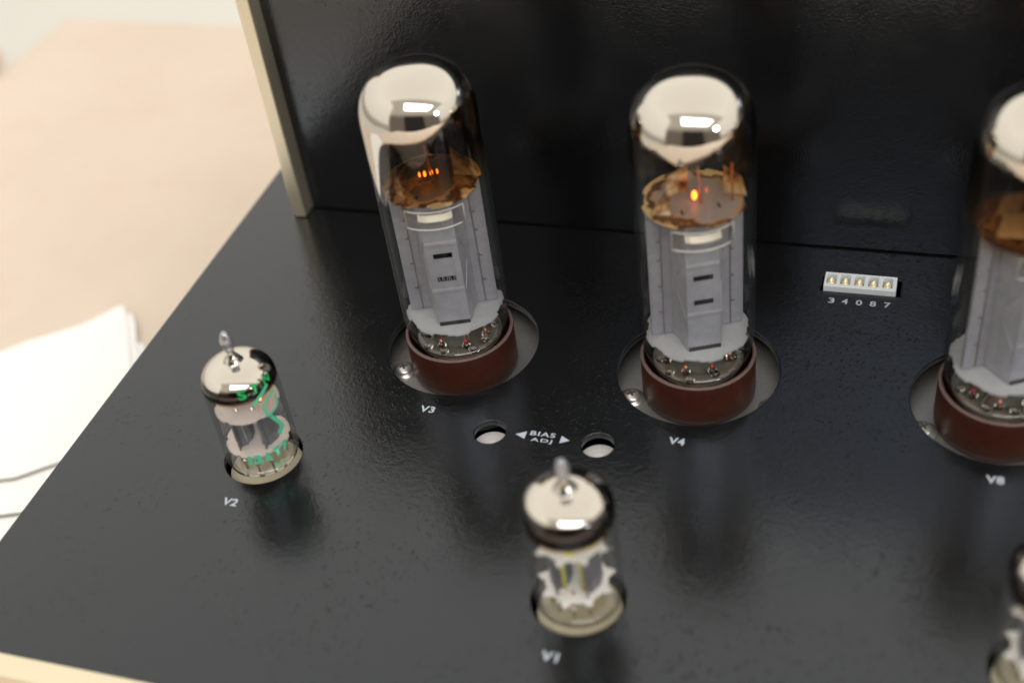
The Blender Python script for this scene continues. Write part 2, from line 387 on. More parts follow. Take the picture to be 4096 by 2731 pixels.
# cloth: sheet with rounded corner and a drop over the far and left edges
def cloth():
    xs = np.concatenate([[-0.4995], np.linspace(-0.497, 0.9, 140)]); ys = np.concatenate([np.linspace(-0.7, 0.592, 150), [0.5945]])
    V = []; F = []
    ncx, ncy = len(xs), len(ys)
    for j, y in enumerate(ys):
        for i, x in enumerate(xs):
            z = TZ - 0.0006 + 0.0004 * math.sin(x * 37 + y * 11) * math.sin(y * 29 - x * 7)
            if i == 0 or j == ncy - 1: z -= 0.0025
            V.append((x, y, z))
    for j in range(ncy - 1):
        for i in range(ncx - 1): a = j * ncx + i; F.append((a, a + 1, a + ncx + 1, a + ncx))
    # drop
    rim = [j * ncx for j in range(ncy)] + [(ncy - 1) * ncx + i for i in range(1, ncx)]
    rows = [rim]
    for k in range(1, 7):
        row = []
        for q, r_ in enumerate(rim):
            v = V[r_]; wob = 0.006 * math.sin(q * 0.35) * k / 6
            dx = -0.003 - 0.004 * k / 6 - abs(wob) if q < ncy else 0; dy = 0.003 + 0.004 * k / 6 + abs(wob) if q >= ncy - 1 else 0
            row.append(len(V)); V.append((v[0] + dx, v[1] + dy, v[2] - 0.03 * k))
        rows.append(row)
    for A, B in zip(rows, rows[1:]):
        for q in range(len(A) - 1): F.append((A[q], B[q], B[q + 1], A[q + 1]))
    return mesh(V, F)
co = link('tablecloth', cloth(), M_cloth, None, True)
tag(co, 'pinkish beige woven cloth spread over the table behind and under the amplifier', 'tablecloth')
wb = link('wooden_board', box_me(-1.85, -1.634, 1.35, 1.742, -0.78, -0.745, 0.004), M_wood)
tag(wb, 'orange wooden board on the floor at the far left edge of the photo', 'wooden board')

# papers
def sheet(outline, z, curl):
    V = [(x, y, z + curl(x, y)) for x, y in outline]
    bm = bmesh.new(); vs = [bm.verts.new(v) for v in V]; f = bm.faces.new(vs)
    r = bmesh.ops.extrude_face_region(bm, geom=[f])
    for v in r['geom']:
        if isinstance(v, bmesh.types.BMVert): v.co.z += 0.00025
    bmesh.ops.recalc_face_normals(bm, faces=bm.faces[:]); me = bpy.data.meshes.new('p'); bm.to_mesh(me); bm.free(); return me
TOPP = -0.0676
o1 = [(-0.46, 0.225), (-0.3496, 0.3099), (-0.3413, 0.3185), (-0.3242, 0.331), (-0.3180, 0.3395), (-0.3148, 0.3447), (-0.3128, 0.3452), (-0.3112, 0.3438), (-0.3026, 0.3313), (-0.2918, 0.3146), (-0.262, 0.268), (-0.235, 0.225), (-0.235, 0.12), (-0.46, 0.12)]
p1 = link('paper_sheet', sheet(o1, TOPP, lambda x, y: 0), M_paper); tag(p1, 'white paper sheet on top of the pile, crossed by two thin cables', 'paper sheet')
o2 = [(-0.40, 0.255), (-0.318, 0.327), (-0.3090, 0.3425), (-0.3062, 0.3412), (-0.3025, 0.3365), (-0.2990, 0.3310), (-0.2885, 0.3146), (-0.24, 0.24), (-0.24, 0.14), (-0.40, 0.14)]
p2 = link('paper_sheet', sheet(o2, TOPP - 0.0009, lambda x, y: 0), M_paper); tag(p2, 'white paper sheet peeking out from under the right edge of the top sheet', 'paper sheet')
o3 = [(-0.38, 0.26), (-0.30, 0.3235), (-0.2963, 0.3262), (-0.2930, 0.3264), (-0.2840, 0.3120), (-0.245, 0.25), (-0.245, 0.16), (-0.38, 0.16)]
p3 = link('paper_sheet', sheet(o3, TOPP - 0.0018, lambda x, y: 0), M_paper); tag(p3, 'small white paper corner showing beside the amplifier edge, lowest of the pile', 'paper sheet')
for nm, pts, lab in (('cable', [(-0.34, 0.236), (-0.3190, 0.2425), (-0.3058, 0.2461), (-0.3008, 0.2480), (-0.2964, 0.2515), (-0.2925, 0.2548), (-0.2885, 0.2578), (-0.262, 0.272), (-0.235, 0.28)], 'thin dark olive cable curving over the white paper, farther of the two'),
                 ('cable', [(-0.34, 0.216), (-0.3100, 0.2272), (-0.2955, 0.2309), (-0.2903, 0.2329), (-0.26, 0.242), (-0.235, 0.25)], 'thin dark olive cable on the white paper, nearer of the two')):
    c = link(nm, tube_me([(x, y, TOPP + 0.00075) for x, y in pts], 0.00042, 10), M_cable, None, True); tag(c, lab, 'cable', 'thin cables on the paper')

# ---------------------------------------------------------------- amplifier
amp = empty('tube_amplifier', (0, 0, TZ)); tag(amp, 'black tube amplifier chassis with gold front edge, round tube holes and a tall rear cover', 'amplifier')
Z0 = -TZ   # parts are in amp space: chassis top surface at z = Z0
BIG = [(-0.1288, 0.2705, 0.02245), (-0.0588, 0.2702, 0.0225), (0.0206, 0.2697, 0.0224)]
SML = [(-0.1690, 0.2165, 0.0108), (-0.0714, 0.1864, 0.0113), (0.0316, 0.1866, 0.0113)]
ADJ = [(-0.1094, 0.2361), (-0.0792, 0.2363)]
outl = [(-0.2272, 0.1419), (0.25, 0.1419), (0.25, 0.47), (-0.2272, 0.47)]
slot = [(-0.0301, 0.3102), (-0.0074, 0.3102), (-0.0074, 0.3179), (-0.0301, 0.3179)]
cm = curve_mesh([outl, slot] + [circ(*b, n=128) for b in BIG] + [circ(*b, n=72) for b in SML] + [circ(x, y, 0.0044, 56) for x, y in ADJ], 0.0007, 0.0003)
cm.transform(Matrix.Translation((0, 0, Z0 - 0.001)))
link('top_plate', cm, M_paint, amp)
body = join([box_me(-0.2270, -0.2250, 0.142, 0.47, 0.004, Z0 - 0.0021), box_me(-0.2249, 0.2499, 0.4679, 0.4699, 0.004, Z0 - 0.0021),
             box_me(0.248, 0.25, 0.142, 0.4678, 0.004, Z0 - 0.0021), box_me(-0.2249, 0.2479, 0.1421, 0.4678, 0.004, 0.006)])
link('chassis_body', body, M_cover, amp)
for fx, fy in ((-0.2, 0.17), (0.22, 0.17), (-0.2, 0.44), (0.22, 0.44)): link('foot', lathe([(0, 0), (0.010, 0), (0.010, 0.0039), (0, 0.0039)], 24), M_dark, amp, loc=(fx, fy, 0))
link('front_panel', box_me(-0.2300, 0.25, 0.1356, 0.14185, 0.002, Z0 + 0.0003, 0.0005), M_gold, amp)
rc_ = link('rear_cover', box_me(-0.2043, 0.25, 0.3314, 0.468, Z0 + 0.0006, Z0 + 0.128, 0.00012), M_cover, amp)
link('gap_shade_bar', box_me(-0.2030, 0.249, 0.3325, 0.466, Z0 + 0.0001, Z0 + 0.0006), M_dark, rc_)  # dark bar added behind the gap so the seam under the cover reads black
link('side_panel', box_me(-0.2090, -0.20445, 0.3253, 0.469, Z0 + 0.0002, Z0 + 0.130, 0.0004), M_gold, amp)
# sockets
def screw_me(r=0.0026, h=0.0013):
    prof = [(r * 1.42, 0), (r * 1.42, 0.0005), (r * 1.02, 0.0006), (r, 0.0010)] + [(r * math.cos(a), 0.0010 + h * math.sin(a)) for a in [0.3, 0.6, 0.9, 1.15, 1.4]] + [(0, 0.0010 + h)]
    return lathe(prof, 32)
screw = screw_me()
cross = join([box_me(-0.0012, 0.0012, -0.00032, 0.00032, 0, 0.00012), box_me(-0.00032, 0.00032, -0.0012, -0.00033, 0, 0.00012), box_me(-0.00032, 0.00032, 0.00033, 0.0012, 0, 0.00012)])
SCR = [[(-0.0170, -0.0078)], [(-0.0176, -0.0078), (0.0212, -0.0056)], [(-0.0182, -0.0072)]]
for (x, y, r), sl in zip(BIG, SCR):
    pl = link('socket_plate', lathe([(0.0150, -0.0012), (0.0300, -0.0012), (0.0300, 0), (0.0150, 0)], 96, True), M_zinc, amp, False, (x, y, Z0 - 0.0068))
    for sx_, sy_ in sl:
        so = link('screw', screw, M_screw, pl, True, (sx_, sy_, 0.0))
        # recess drawn into the same screw: a small dark cross seated on the dome
        cr = link('screw_recess', cross, M_recess, pl, False, (sx_, sy_, 0.00225)); cr.rotation_euler = (0, 0, 0.6)
for x, y, r in SML:
    link('socket', lathe([(0, -0.004), (0.0102, -0.004), (0.0102, 0), (0, 0)], 64), M_ceram, amp, False, (x, y, Z0 - 0.0044))
for x, y in ADJ:
    p = link('trimmer_dial', lathe([(0.0001, 0), (0.0024, 0), (0.0024, -0.0001), (0.0052, -0.0001), (0.0052, -0.003), (0.0001, -0.003)], 48), M_pot, amp, False, (x, y - 0.0002, Z0 - 0.0048))
    link('dial_centre', lathe([(0, 0.0003), (0.0021, 0.0003), (0.0024, 0.00002)], 40), M_potc, p, True)
# terminal block
tbk = empty('terminal_block', (0, 0, 0)); tbk.parent = amp
X0, X1, Y0, Y1 = -0.0293, -0.0088, 0.3106, 0.3173
cells = []; cw = 0.00405
for i in range(5):
    cx_ = -0.0273 + i * 0.0040
    cells.append([(cx_ - 0.00140, 0.3120), (cx_ + 0.00140, 0.3120), (cx_ + 0.00140, 0.3168), (cx_ - 0.00140, 0.3168)])
hm = curve_mesh([[(X0, Y0), (X1, Y0), (X1, Y1), (X0, Y1)]] + cells, 0.0026, 0.00012, 2); hm.transform(Matrix.Translation((0, 0, Z0 - 0.0012)))
hs = link('housing', join([hm, box_me(X0 + 0.0003, X1 - 0.0003, Y0 + 0.0003, Y1 - 0.0003, Z0 - 0.0030, Z0 - 0.0022)]), M_nylon, tbk)
pinm = join([lathe([(0.00128, 0.0), (0.00128, 0.0024), (0.00112, 0.0029), (0.0007, 0.0027), (0.0004, 0.0020), (0, 0.0019)], 20), box_me(-0.0005, 0.0005, 0.0009, 0.0012, 0.001, 0.0031)])
for i in range(5):
    o = link('pin', pinm, M_pin, tbk, True, (-0.0273 + i * 0.0040, 0.3138, Z0 - 0.0017))
# markings
def mark(body, cx_, cy_, w, h, bold=0.02, space=1.0, label=None, nm='marking'):
    o = link(nm, fit_text(text_me(body, bold, space), cx_, cy_, w, h, Z0 + 0.00006), M_print, amp); return o
mark('V3', -0.12965, 0.24165, 0.0043, 0.0025, 0.03, 1.1)
mark('V4', -0.05890, 0.24120, 0.0043, 0.0026, 0.03, 1.1)
mark('V8', 0.02030, 0.24150, 0.0043, 0.0026, 0.03, 1.1)
mark('V2', -0.17040, 0.19850, 0.0043, 0.0026, 0.03, 1.1)
mark('V1', -0.07340, 0.16840, 0.0040, 0.0026, 0.03, 1.1)
mark('BIAS', -0.0947, 0.23760, 0.0070, 0.00165, 0.02, 1.15)
mark('ADJ', -0.0945, 0.23510, 0.0060, 0.00165, 0.02, 1.25)
for i, dch in enumerate('34087'): mark(dch, (-0.0264, -0.0226, -0.0186, -0.0147, -0.0107)[i], 0.3058, 0.00175, 0.0024, 0.02)
link('arrow_marking', prism_me([(-0.1022, 0.23645), (-0.0993, 0.2351), (-0.0993, 0.2379)], Z0 + 0.00003, Z0 + 0.00007), M_print, amp)
link('arrow_marking', prism_me([(-0.0870, 0.23645), (-0.0895, 0.2379), (-0.0895, 0.2351)], Z0 + 0.00003, Z0 + 0.00007), M_print, amp)

# ---------------------------------------------------------------- big power tubes
def getter_me(prof, fR, fG, n=160):
    me = lathe(prof, n); ca = me.color_attributes.new('getter', 'FLOAT_COLOR', 'POINT')
    buf = []
    for v in me.vertices:
        ph = math.atan2(v.co.y, v.co.x); buf += [fR(ph, v.co.z), fG(ph, v.co.z), 0, 1]
    ca.data.foreach_set('color', buf); return me
def wave(seed, n=6):
    r = random.Random(seed); t = [(r.uniform(-1, 1), r.uniform(0, 6.28), k) for k in range(2, 2 + n)]
    return lambda ph: sum(a * math.sin(k * ph + p) / k for a, p, k in t)
def ang(a, b): return abs((a - b + PI) % (2 * PI) - PI)
def dome(r, z0, b=0.0148, n=30, p=2.42):
    return [(r * math.cos(PI / 2 * i / n) ** (2 / p) if i < n else 0.0, z0 + b * math.sin(PI / 2 * i / n) ** (2 / p)) for i in range(n + 1)]
def poly_ring(rfun, n=120): return [(rfun(2 * PI * i / n) * math.cos(2 * PI * i / n), rfun(2 * PI * i / n) * math.sin(2 * PI * i / n)) for i in range(n)]
SH = 0.0775
def power_tube(x, y, lab, tilt, rot, gz, gfun, gG, seed, variant):
    t = empty('power_tube', (x, y, -0.0069), tilt); tag(t, lab, 'vacuum tube', 'large power tubes with brown bases')
    O = 0.0069
    base = join([lathe([(0.0148, O + 0.0067), (0.0148, 0.001), (0.0, 0.001), (0.0, -0.001), (0.0140, -0.001), (0.01555, 0.0), (0.0158, 0.002), (0.0158, O + 0.0066)], 128)])
    b = link('base', base, M_base, t, True)
    rimv = []
    rr = random.Random(seed)
    nr = 128; V = []; F = []
    for i in range(nr):
        a = 2 * PI * i / nr; j = rr.uniform(-0.00012, 0.00012)
        for r_, z_ in ((0.01482, O + 0.0066), (0.0149, O + 0.0071 + j), (0.0156 + j * 0.3, O + 0.0071 + j * 0.6), (0.01581, O + 0.0066)):
            V.append((r_ * math.cos(a), r_ * math.sin(a), z_))
    for i in range(nr):
        j = (i + 1) % nr
        for k in range(3): F.append((i * 4 + k, j * 4 + k, j * 4 + k + 1, i * 4 + k + 1))
    link('base_rim', mesh(V, F), M_rim, b, True)
    out = [(0.0, 0.0045), (0.010, 0.0046), (0.0130, 0.0060), (0.0143, 0.0085), (0.0150, 0.0115), (0.0155, 0.016), (0.0155, 0.045), (0.0155, SH - 0.002)] + dome(0.0155, SH)
    inn = [(0.0139, 0.0090), (0.0146, 0.0115), (0.01465, 0.016), (0.01465, 0.045), (0.01465, SH - 0.002)] + dome(0.01465, SH, 0.0140)
    link('glass_envelope', join([lathe([(r, z + O) for r, z in out], 128), lathe([(r, z + O) for r, z in inn], 128)]), M_glass, t, True)
    gp = [(0.01532, z) for z in np.linspace(0.050, SH, 60)] + dome(0.01532, SH, 0.01462)[1:]
    gp = [(r, z + O) for r, z in gp]
    link('getter_coating', getter_me(gp, lambda ph, z: gfun(ph, z - O), lambda ph, z: gG(ph, z - O)), M_getter, t, True)
    # stem
    st = link('glass_stem', lathe([(0.0, O + 0.0040), (0.0125, O + 0.0046), (0.0130, O + 0.0060), (0.0112, O + 0.0072), (0.0085, O + 0.0062), (0.0060, O + 0.0058), (0.0046, O + 0.0068), (0.0030, O + 0.0062), (0.0, O + 0.0058)], 72), M_stem, t, True)
    link('pin_disc', lathe([(0, 0.0052 + O), (0.0124, 0.0052 + O), (0.0124, 0.0047 + O), (0, 0.0047 + O)], 64), simple_dark, t, False)
    c = empty('cage', (0, 0, O), (0, 0, rot)); c.parent = t
    # anode: two folded sheets
    def strip(pts, z0, z1, th=0.00022):
        n = len(pts); V = []; F = []
        nm = []
        for i in range(n):
            a = Vector(pts[max(i - 1, 0)]); b_ = Vector(pts[min(i + 1, n - 1)]); d = (b_ - a).normalized(); nm.append(Vector((-d.y, d.x)))
        for z in (z0, z1):
            for s in (0, th):
                for i in range(n): V.append((pts[i][0] + nm[i].x * s, pts[i][1] + nm[i].y * s, z))
        for i in range(n - 1):
            F += [(i, i + 1, 2 * n + i + 1, 2 * n + i), (n + i, 3 * n + i, 3 * n + i + 1, n + i + 1), (i, n + i, n + i + 1, i + 1), (2 * n + i, 2 * n + i + 1, 3 * n + i + 1, 3 * n + i)]
        F += [(0, 2 * n, 3 * n, n), (n - 1, 2 * n - 1, 4 * n - 1, 3 * n - 1)]
        return mesh(V, F)
    A0, A1 = 0.0156, 0.0562
    hw = 0.0044; fr = -0.0089
    side_l = [(-0.0125, -0.0004), (-0.0068, -0.0004), (-0.0058, -0.0030), (-0.0050, -0.0068), (-hw, fr)]
    side_r = [(-p[0], p[1]) for p in side_l[::-1]]
    parts = [strip(side_l, A0, A1), strip(side_r, A0, A1)]
    # front face with two windows and pressed ribs
    xs = [-hw, -0.0026, 0.0026, hw]
    zs = [A0 - 0.0002, 0.0262, 0.0267, 0.0275, 0.0280, 0.0303, 0.0320, 0.0381, 0.0398, 0.0420, 0.0425, 0.0433, 0.0438, A1]
    pro = {0.0267: 0.00014, 0.0275: 0.00014, 0.0425: 0.00014, 0.0433: 0.00014}
    Vf = []; Ff = []
    for z in zs:
        for xx in xs: Vf.append((xx, fr - pro.get(z, 0), z))
    for k in range(len(zs) - 1):
        for i in range(3):
            if i == 1 and (abs(zs[k] - 0.0303) < 1e-6 or abs(zs[k] - 0.0381) < 1e-6): continue
            a = k * 4 + i; Ff.append((a, a + 1, a + 5, a + 4))
    nv = len(Vf)
    Vf += [(a[0], a[1] + 0.00022, a[2]) for a in Vf]; Ff += [tuple(i + nv for i in f[::-1]) for f in Ff]
    parts.append(mesh(Vf, Ff))
    # diagonal pressed creases on the oblique sides
    for s in (-1, 1):
        for (za, zb) in ((0.0262, 0.0330), (0.0438, 0.0370)):
            parts.append(tube_me([(s * 0.00475, -0.0080, za), (s * 0.0059, -0.0034, zb)], 0.00012, 6))
    an = link('anode', join(parts), M_anode, c)
    back = join([strip([(-p[0], -p[1]) for p in side_l] , A0, A1), strip([(-p[0], -p[1]) for p in side_r], A0, A1), box_me(-hw, hw, -fr - 0.0002, -fr, A0, A1)])
    link('anode', back, M_anode, c)
    link('grid_core', lathe([(0.0036, A0 + 0.0003), (0.0036, A1)], 24), M_core, c, True)
    weld = lathe([(0.00045, 0), (0.00035, 0.0002), (0, 0.00025)], 12); weld.transform(Matrix.Rotation(PI / 2, 4, 'X'))
    for s in (-1, 1):
        for z in (0.0235, 0.0320, 0.0405, 0.0465): link('weld_spot', weld, M_weld, an, True, (s * 0.0098, -0.0006, z))
        link('seam', box_me(s * 0.0091 - 0.0001, s * 0.0091 + 0.0001, -0.00080, -0.0006, A0, A1), M_weld, an)
    link('slot', box_me(-0.0043, 0.0043, fr - 0.00030, fr + 0.0002, A0 - 0.0004, A0 + 0.0007), M_core, an)  # dark bar stands in for the shadow gap at the anode foot
    if variant.get('mesh'):
        rg = random.Random(7)
        for q in range(9):
            u = -0.0026 + 0.0052 * q / 8
            link('grid_wire', tube_me([(u, fr + 0.0003, 0.0303), (u + rg.uniform(-0.0005, 0.0005), fr + 0.0003, 0.0320)], 0.00007, 5), M_mica, an)
    # bottom mica with steps and tabs
    def rb(a):
        k = (a * 8 / (2 * PI)) % 1
        return 0.0141 - 0.0003 * k if k < 0.40 else (0.0131 + 0.0002 * k if k < 0.78 else 0.0137)
    link('mica_disc', prism_me(poly_ring(rb, 160), 0.0147, 0.0152), M_mica, c)
    jag = wave(seed + 3, 9)
    link('mica_disc', prism_me(poly_ring(lambda a: (0.0133 if (a * 4 / (2 * PI)) % 1 < 0.72 else 0.0124) + 0.00012 * jag(a), 160), 0.0573, 0.0578), variant['mica'], c)
    for s in variant.get('slots', ()): link('mica_slot', box_me(s[0] - 0.00028, s[0] + 0.00028, s[1] - 0.0010, s[1] + 0.0010, 0.05782, 0.05790), M_core, c)
    # curved clear shield in front with pale edge wire
    arc = [(-0.0078 + 0.0156 * i / 12) for i in range(13)]
    yy = lambda u: -math.sqrt(max(0.0128 ** 2 - u * u, 0)) + 0.0009
    V = [(u, yy(u), z) for z in (0.0498, 0.0552) for u in arc]; F = [(i, i + 1, 13 + i + 1, 13 + i) for i in range(12)]
    link('clear_shield', mesh(V, F), M_glassp, c, True)
    loop = [(u, yy(u), 0.0498) for u in arc] + [(arc[-1], yy(arc[-1]), 0.0552)] + [(u, yy(u), 0.0552) for u in arc[::-1]] + [(arc[0], yy(arc[0]), 0.0498)]
    link('shield_edge', tube_me(loop, 0.00016, 6), M_micaw, c, True)
    cv = [(u, -0.0116 + 0.0012 * (abs(u) / 0.0046) ** 3 + 0.0013 * w_, 0.0519 + 0.0013 * w_ + dz) for dz in (0, 0.0003) for w_ in (0, 1) for u in np.linspace(-0.0046, 0.0046, 9)]
    cf = [(i, i + 1, 10 + i, 9 + i) for i in range(8)] + [(18 + i, 27 + i, 28 + i, 19 + i) for i in range(8)] + [(i, 18 + i, 19 + i, i + 1) for i in range(8)] + [(9 + i, 10 + i, 28 + i, 27 + i) for i in range(8)]
    link('getter_channel', mesh(cv, cf), M_chan, c)
    # flaps
    for pts in variant['flaps']:
        V = [Vector(p) for p in pts]; nn = len(V)
        nrm = (V[1] - V[0]).cross(V[2] - V[0]).normalized() * 0.00018
        f = mesh([tuple(v) for v in V] + [tuple(v + nrm) for v in V], [tuple(range(nn)), tuple(range(nn, 2 * nn))[::-1]] + [(i, (i + 1) % nn, nn + (i + 1) % nn, nn + i) for i in range(nn)])
        link('getter_flap', f, variant.get('flapmat', M_flap), c)
    for p in variant['wires']: link('support_wire', tube_me(p, 0.00028, 8), M_copper, c, True)
    for gx, gy, gz_, sxg, szg, mm in variant['glow']:
        g = lathe([(0, -szg)] + [(sxg * math.cos(a), szg * math.sin(a)) for a in (-1.1, -0.6, 0, 0.6, 1.1)] + [(0, szg)], 16)
        link('heater', g, mm, c, True, (gx, gy, gz_))
    # lead wires down to the stem, glass beads
    bead = lathe([(0, -0.0002), (0.0012, 0.0), (0.0013, 0.0006), (0.0009, 0.0013), (0.0004, 0.0017), (0, 0.0018)], 20)
    for k in range(8):
        a = 2 * PI * k / 8 + 0.2
        px, py = 0.0092 * math.cos(a), 0.0092 * math.sin(a); qx, qy = 0.0078 * math.cos(a + 0.18), 0.0078 * math.sin(a + 0.18)
        link('lead_wire', tube_me([(px, py, 0.0076), (px * 0.97, py * 0.97, 0.0100), (qx, qy, 0.0148)], 0.00026, 8), M_copper, c, True)
        link('lead_seal', tube_me([(px, py, 0.0064), (px, py, 0.0092)], 0.00045, 8), M_red if k % 2 == 0 else M_copper, c, True)
        link('glass_bead', bead, M_bead, c, True, (px, py, 0.0066))
    rq = random.Random(seed * 7)
    for k in range(9):
        a = rq.uniform(0, 2 * PI); r0 = rq.uniform(0.004, 0.0105); a2 = a + rq.uniform(-0.5, 0.5); r1 = rq.uniform(0.0075, 0.0115)
        link('support_wire', tube_me([(r0 * math.cos(a), r0 * math.sin(a), 0.0149), (r0 * math.cos(a), r0 * math.sin(a), 0.0120 + rq.uniform(-0.001, 0.001)), (r1 * math.cos(a2), r1 * math.sin(a2), 0.0066)], rq.uniform(0.00012, 0.00030), 6), M_nick if k % 3 else M_copper, c, True)
    for k in range(10):
        a = 2 * PI * (k + rq.uniform(-0.3, 0.3)) / 10; r0 = rq.uniform(0.0098, 0.0118)
        link('glass_bead', bead, M_bead, c, True, (r0 * math.cos(a), r0 * math.sin(a), 0.0060))
    return t
simple_dark = simple('dark_pin_disc', (0.24, 0.215, 0.18), 0.2, var=0.4, nscale=600)

def smooth(z, z0, w): return max(0.0, min(1.0, 0.5 + (z - z0) / (2 * w)))
# V3: silver runs far down the left side, the right side is smoky brown
w3 = wave(11); w3b = wave(12)
def b3(ph):
    z = 0.0785 + 0.0006 * w3(ph)
    dl = ang(ph, math.radians(-178)); z -= 0.0225 * math.exp(-(dl / 0.95) ** 6)
    z -= 0.0050 * math.exp(-(ang(ph, math.radians(-128)) / 0.25) ** 2)
    z += 0.0052 * math.exp(-(ang(ph, math.radians(5)) / 1.0) ** 4)
    z += 0.0035 * math.exp(-(ang(ph, math.radians(80)) / 0.9) ** 4)
    return z
f3 = lambda ph, z: smooth(z, b3(ph), 0.0009)
def g3(ph, z):
    r = max(math.exp(-(ang(ph, math.radians(25)) / 1.65) ** 4), 0.55 * math.exp(-(ang(ph, math.radians(-85)) / 0.9) ** 6))
    return max(smooth(z, b3(ph) - 0.0012, 0.0016), r * smooth(z, 0.0655 + 0.0015 * w3b(ph), 0.006) * 0.9)
w4 = wave(21)
def b4(ph):
    z = 0.0822 + 0.0005 * w4(ph)
    z -= 0.0052 * max(0, 1 - ang(ph, math.radians(-92)) / 0.85)
    z += 0.0035 * math.exp(-(ang(ph, math.radians(10)) / 0.7) ** 4)
    return z
f4 = lambda ph, z: smooth(z, b4(ph), 0.0008)
def g4(ph, z):
    r = math.exp(-(ang(ph, math.radians(10)) / 0.9) ** 4) + 0.9 * math.exp(-(ang(ph, math.radians(180)) / 0.6) ** 4)
    return max(smooth(z, b4(ph) - 0.0012, 0.0018) * 0.9, min(1, r) * smooth(z, 0.0690 + 0.001 * w4(ph), 0.005) * 0.8)
w8 = wave(31)
b8 = lambda ph: 0.0800 + 0.0005 * w8(ph) - 0.003 * math.exp(-(ang(ph, math.radians(-70)) / 0.8) ** 2)
f8 = lambda ph, z: smooth(z, b8(ph), 0.0010)
g8 = lambda ph, z: max(smooth(z, b8(ph) - 0.002, 0.003), smooth(z, 0.0640, 0.008) * 0.62)
tri = lambda s: [(s * 0.0128, -0.0040, 0.0580), (s * 0.0070, -0.0060, 0.0580), (s * 0.0078, -0.0050, 0.0655), ]
v3 = dict(mesh=True, mica=burnt('burnt_mica', 0.0060, 0.0140, 0.3, (0.11, 0.085, 0.06), (0.42, 0.27, 0.11)), slots=((-0.0040, -0.0078), (0.0052, -0.0078)),
          flaps=[[(-0.0105, -0.0035, 0.0580), (-0.0078, -0.0062, 0.0580), (-0.0078, -0.0062, 0.0640), (-0.0092, -0.0052, 0.0630)],
                 [(0.0062, 0.0010, 0.0580), (0.0125, -0.0010, 0.0580), (0.0110, 0.0000, 0.0620), (0.0062, 0.0010, 0.0668)]],
          wires=[[(0.0008, -0.0020, 0.0580), (-0.0008, -0.0006, 0.0720)]],
          glow=[(-0.0028, -0.0010, 0.0605, 0.00022, 0.0008, M_glow), (-0.0014, -0.0010, 0.0605, 0.00035, 0.0009, M_glow), (0.0004, -0.0010, 0.0606, 0.00045, 0.0009, M_glow), (0.0020, -0.0010, 0.0608, 0.00020, 0.0008, M_glow)])
v4 = dict(mica=burnt('burnt_mica', 0.0078, 0.0142, 1.7, (0.27, 0.215, 0.19)), slots=((-0.0042, -0.0056), (0.0052, -0.0050)),
          flaps=[[(-0.0122, -0.0045, 0.0580), (-0.0072, -0.0062, 0.0580), (-0.0068, -0.0052, 0.0650), (-0.0080, -0.0045, 0.0640)],
                 [(0.0078, 0.0000, 0.0580), (0.0128, -0.0030, 0.0580), (0.0118, -0.0016, 0.0630), (0.0078, 0.0010, 0.0655)],
                 [(-0.0068, 0.0020, 0.0585), (-0.0010, 0.0020, 0.0585), (-0.0010, 0.0020, 0.0665), (-0.0062, 0.0020, 0.0640)]],
          wires=[[(0.0012, -0.0030, 0.0580), (0.0008, -0.0018, 0.0680)], [(0.0088, -0.0040, 0.0580), (0.0088, -0.0040, 0.0690)]],
          glow=[(-0.0003, -0.0022, 0.0600, 0.00065, 0.0013, M_glow), (0.0028, -0.0022, 0.0610, 0.00020, 0.0010, M_glow2)])
v8 = dict(flapmat=simple('pinkish_getter_flap', (0.40, 0.31, 0.26), 0.45, var=0.35, nscale=200), mica=burnt('burnt_mica', 0.0050, 0.0125, 4.1, (0.15, 0.07, 0.04), (0.05, 0.02, 0.012), (0.12, 0.06, 0.035)), slots=(),
          flaps=[[(-0.0115, -0.0040, 0.0590), (-0.0055, -0.0070, 0.0590), (-0.0040, -0.0060, 0.0655), (-0.0098, -0.0028, 0.0640)],
                 [(-0.0105, -0.0010, 0.0630), (-0.0060, -0.0030, 0.0630), (-0.0045, -0.0020, 0.0685), (-0.0090, 0.0000, 0.0670)]],
          wires=[[(0.0012, -0.0030, 0.0580), (0.0008, -0.0018, 0.0680)]],
          glow=[(0.0008, -0.0045, 0.0592, 0.0022, 0.0008, M_glow)])
power_tube(-0.12875, 0.2700, 'leftmost big tube, behind the V3 marking, silver coating running down its left side', (0, 0, 0), math.radians(20), 0, f3, g3, 3, v3)
power_tube(-0.0587, 0.2700, 'middle big tube, behind the V4 marking, one bright orange glow in its top', (0, math.radians(0.5), 0), math.radians(24), 0, f4, g4, 4, v4)
power_tube(0.0203, 0.2698, 'power tube behind the V8 marking, cut off by the right edge of the photo', (0, math.radians(1.1), 0), math.radians(30), 0, f8, g8, 8, v8)

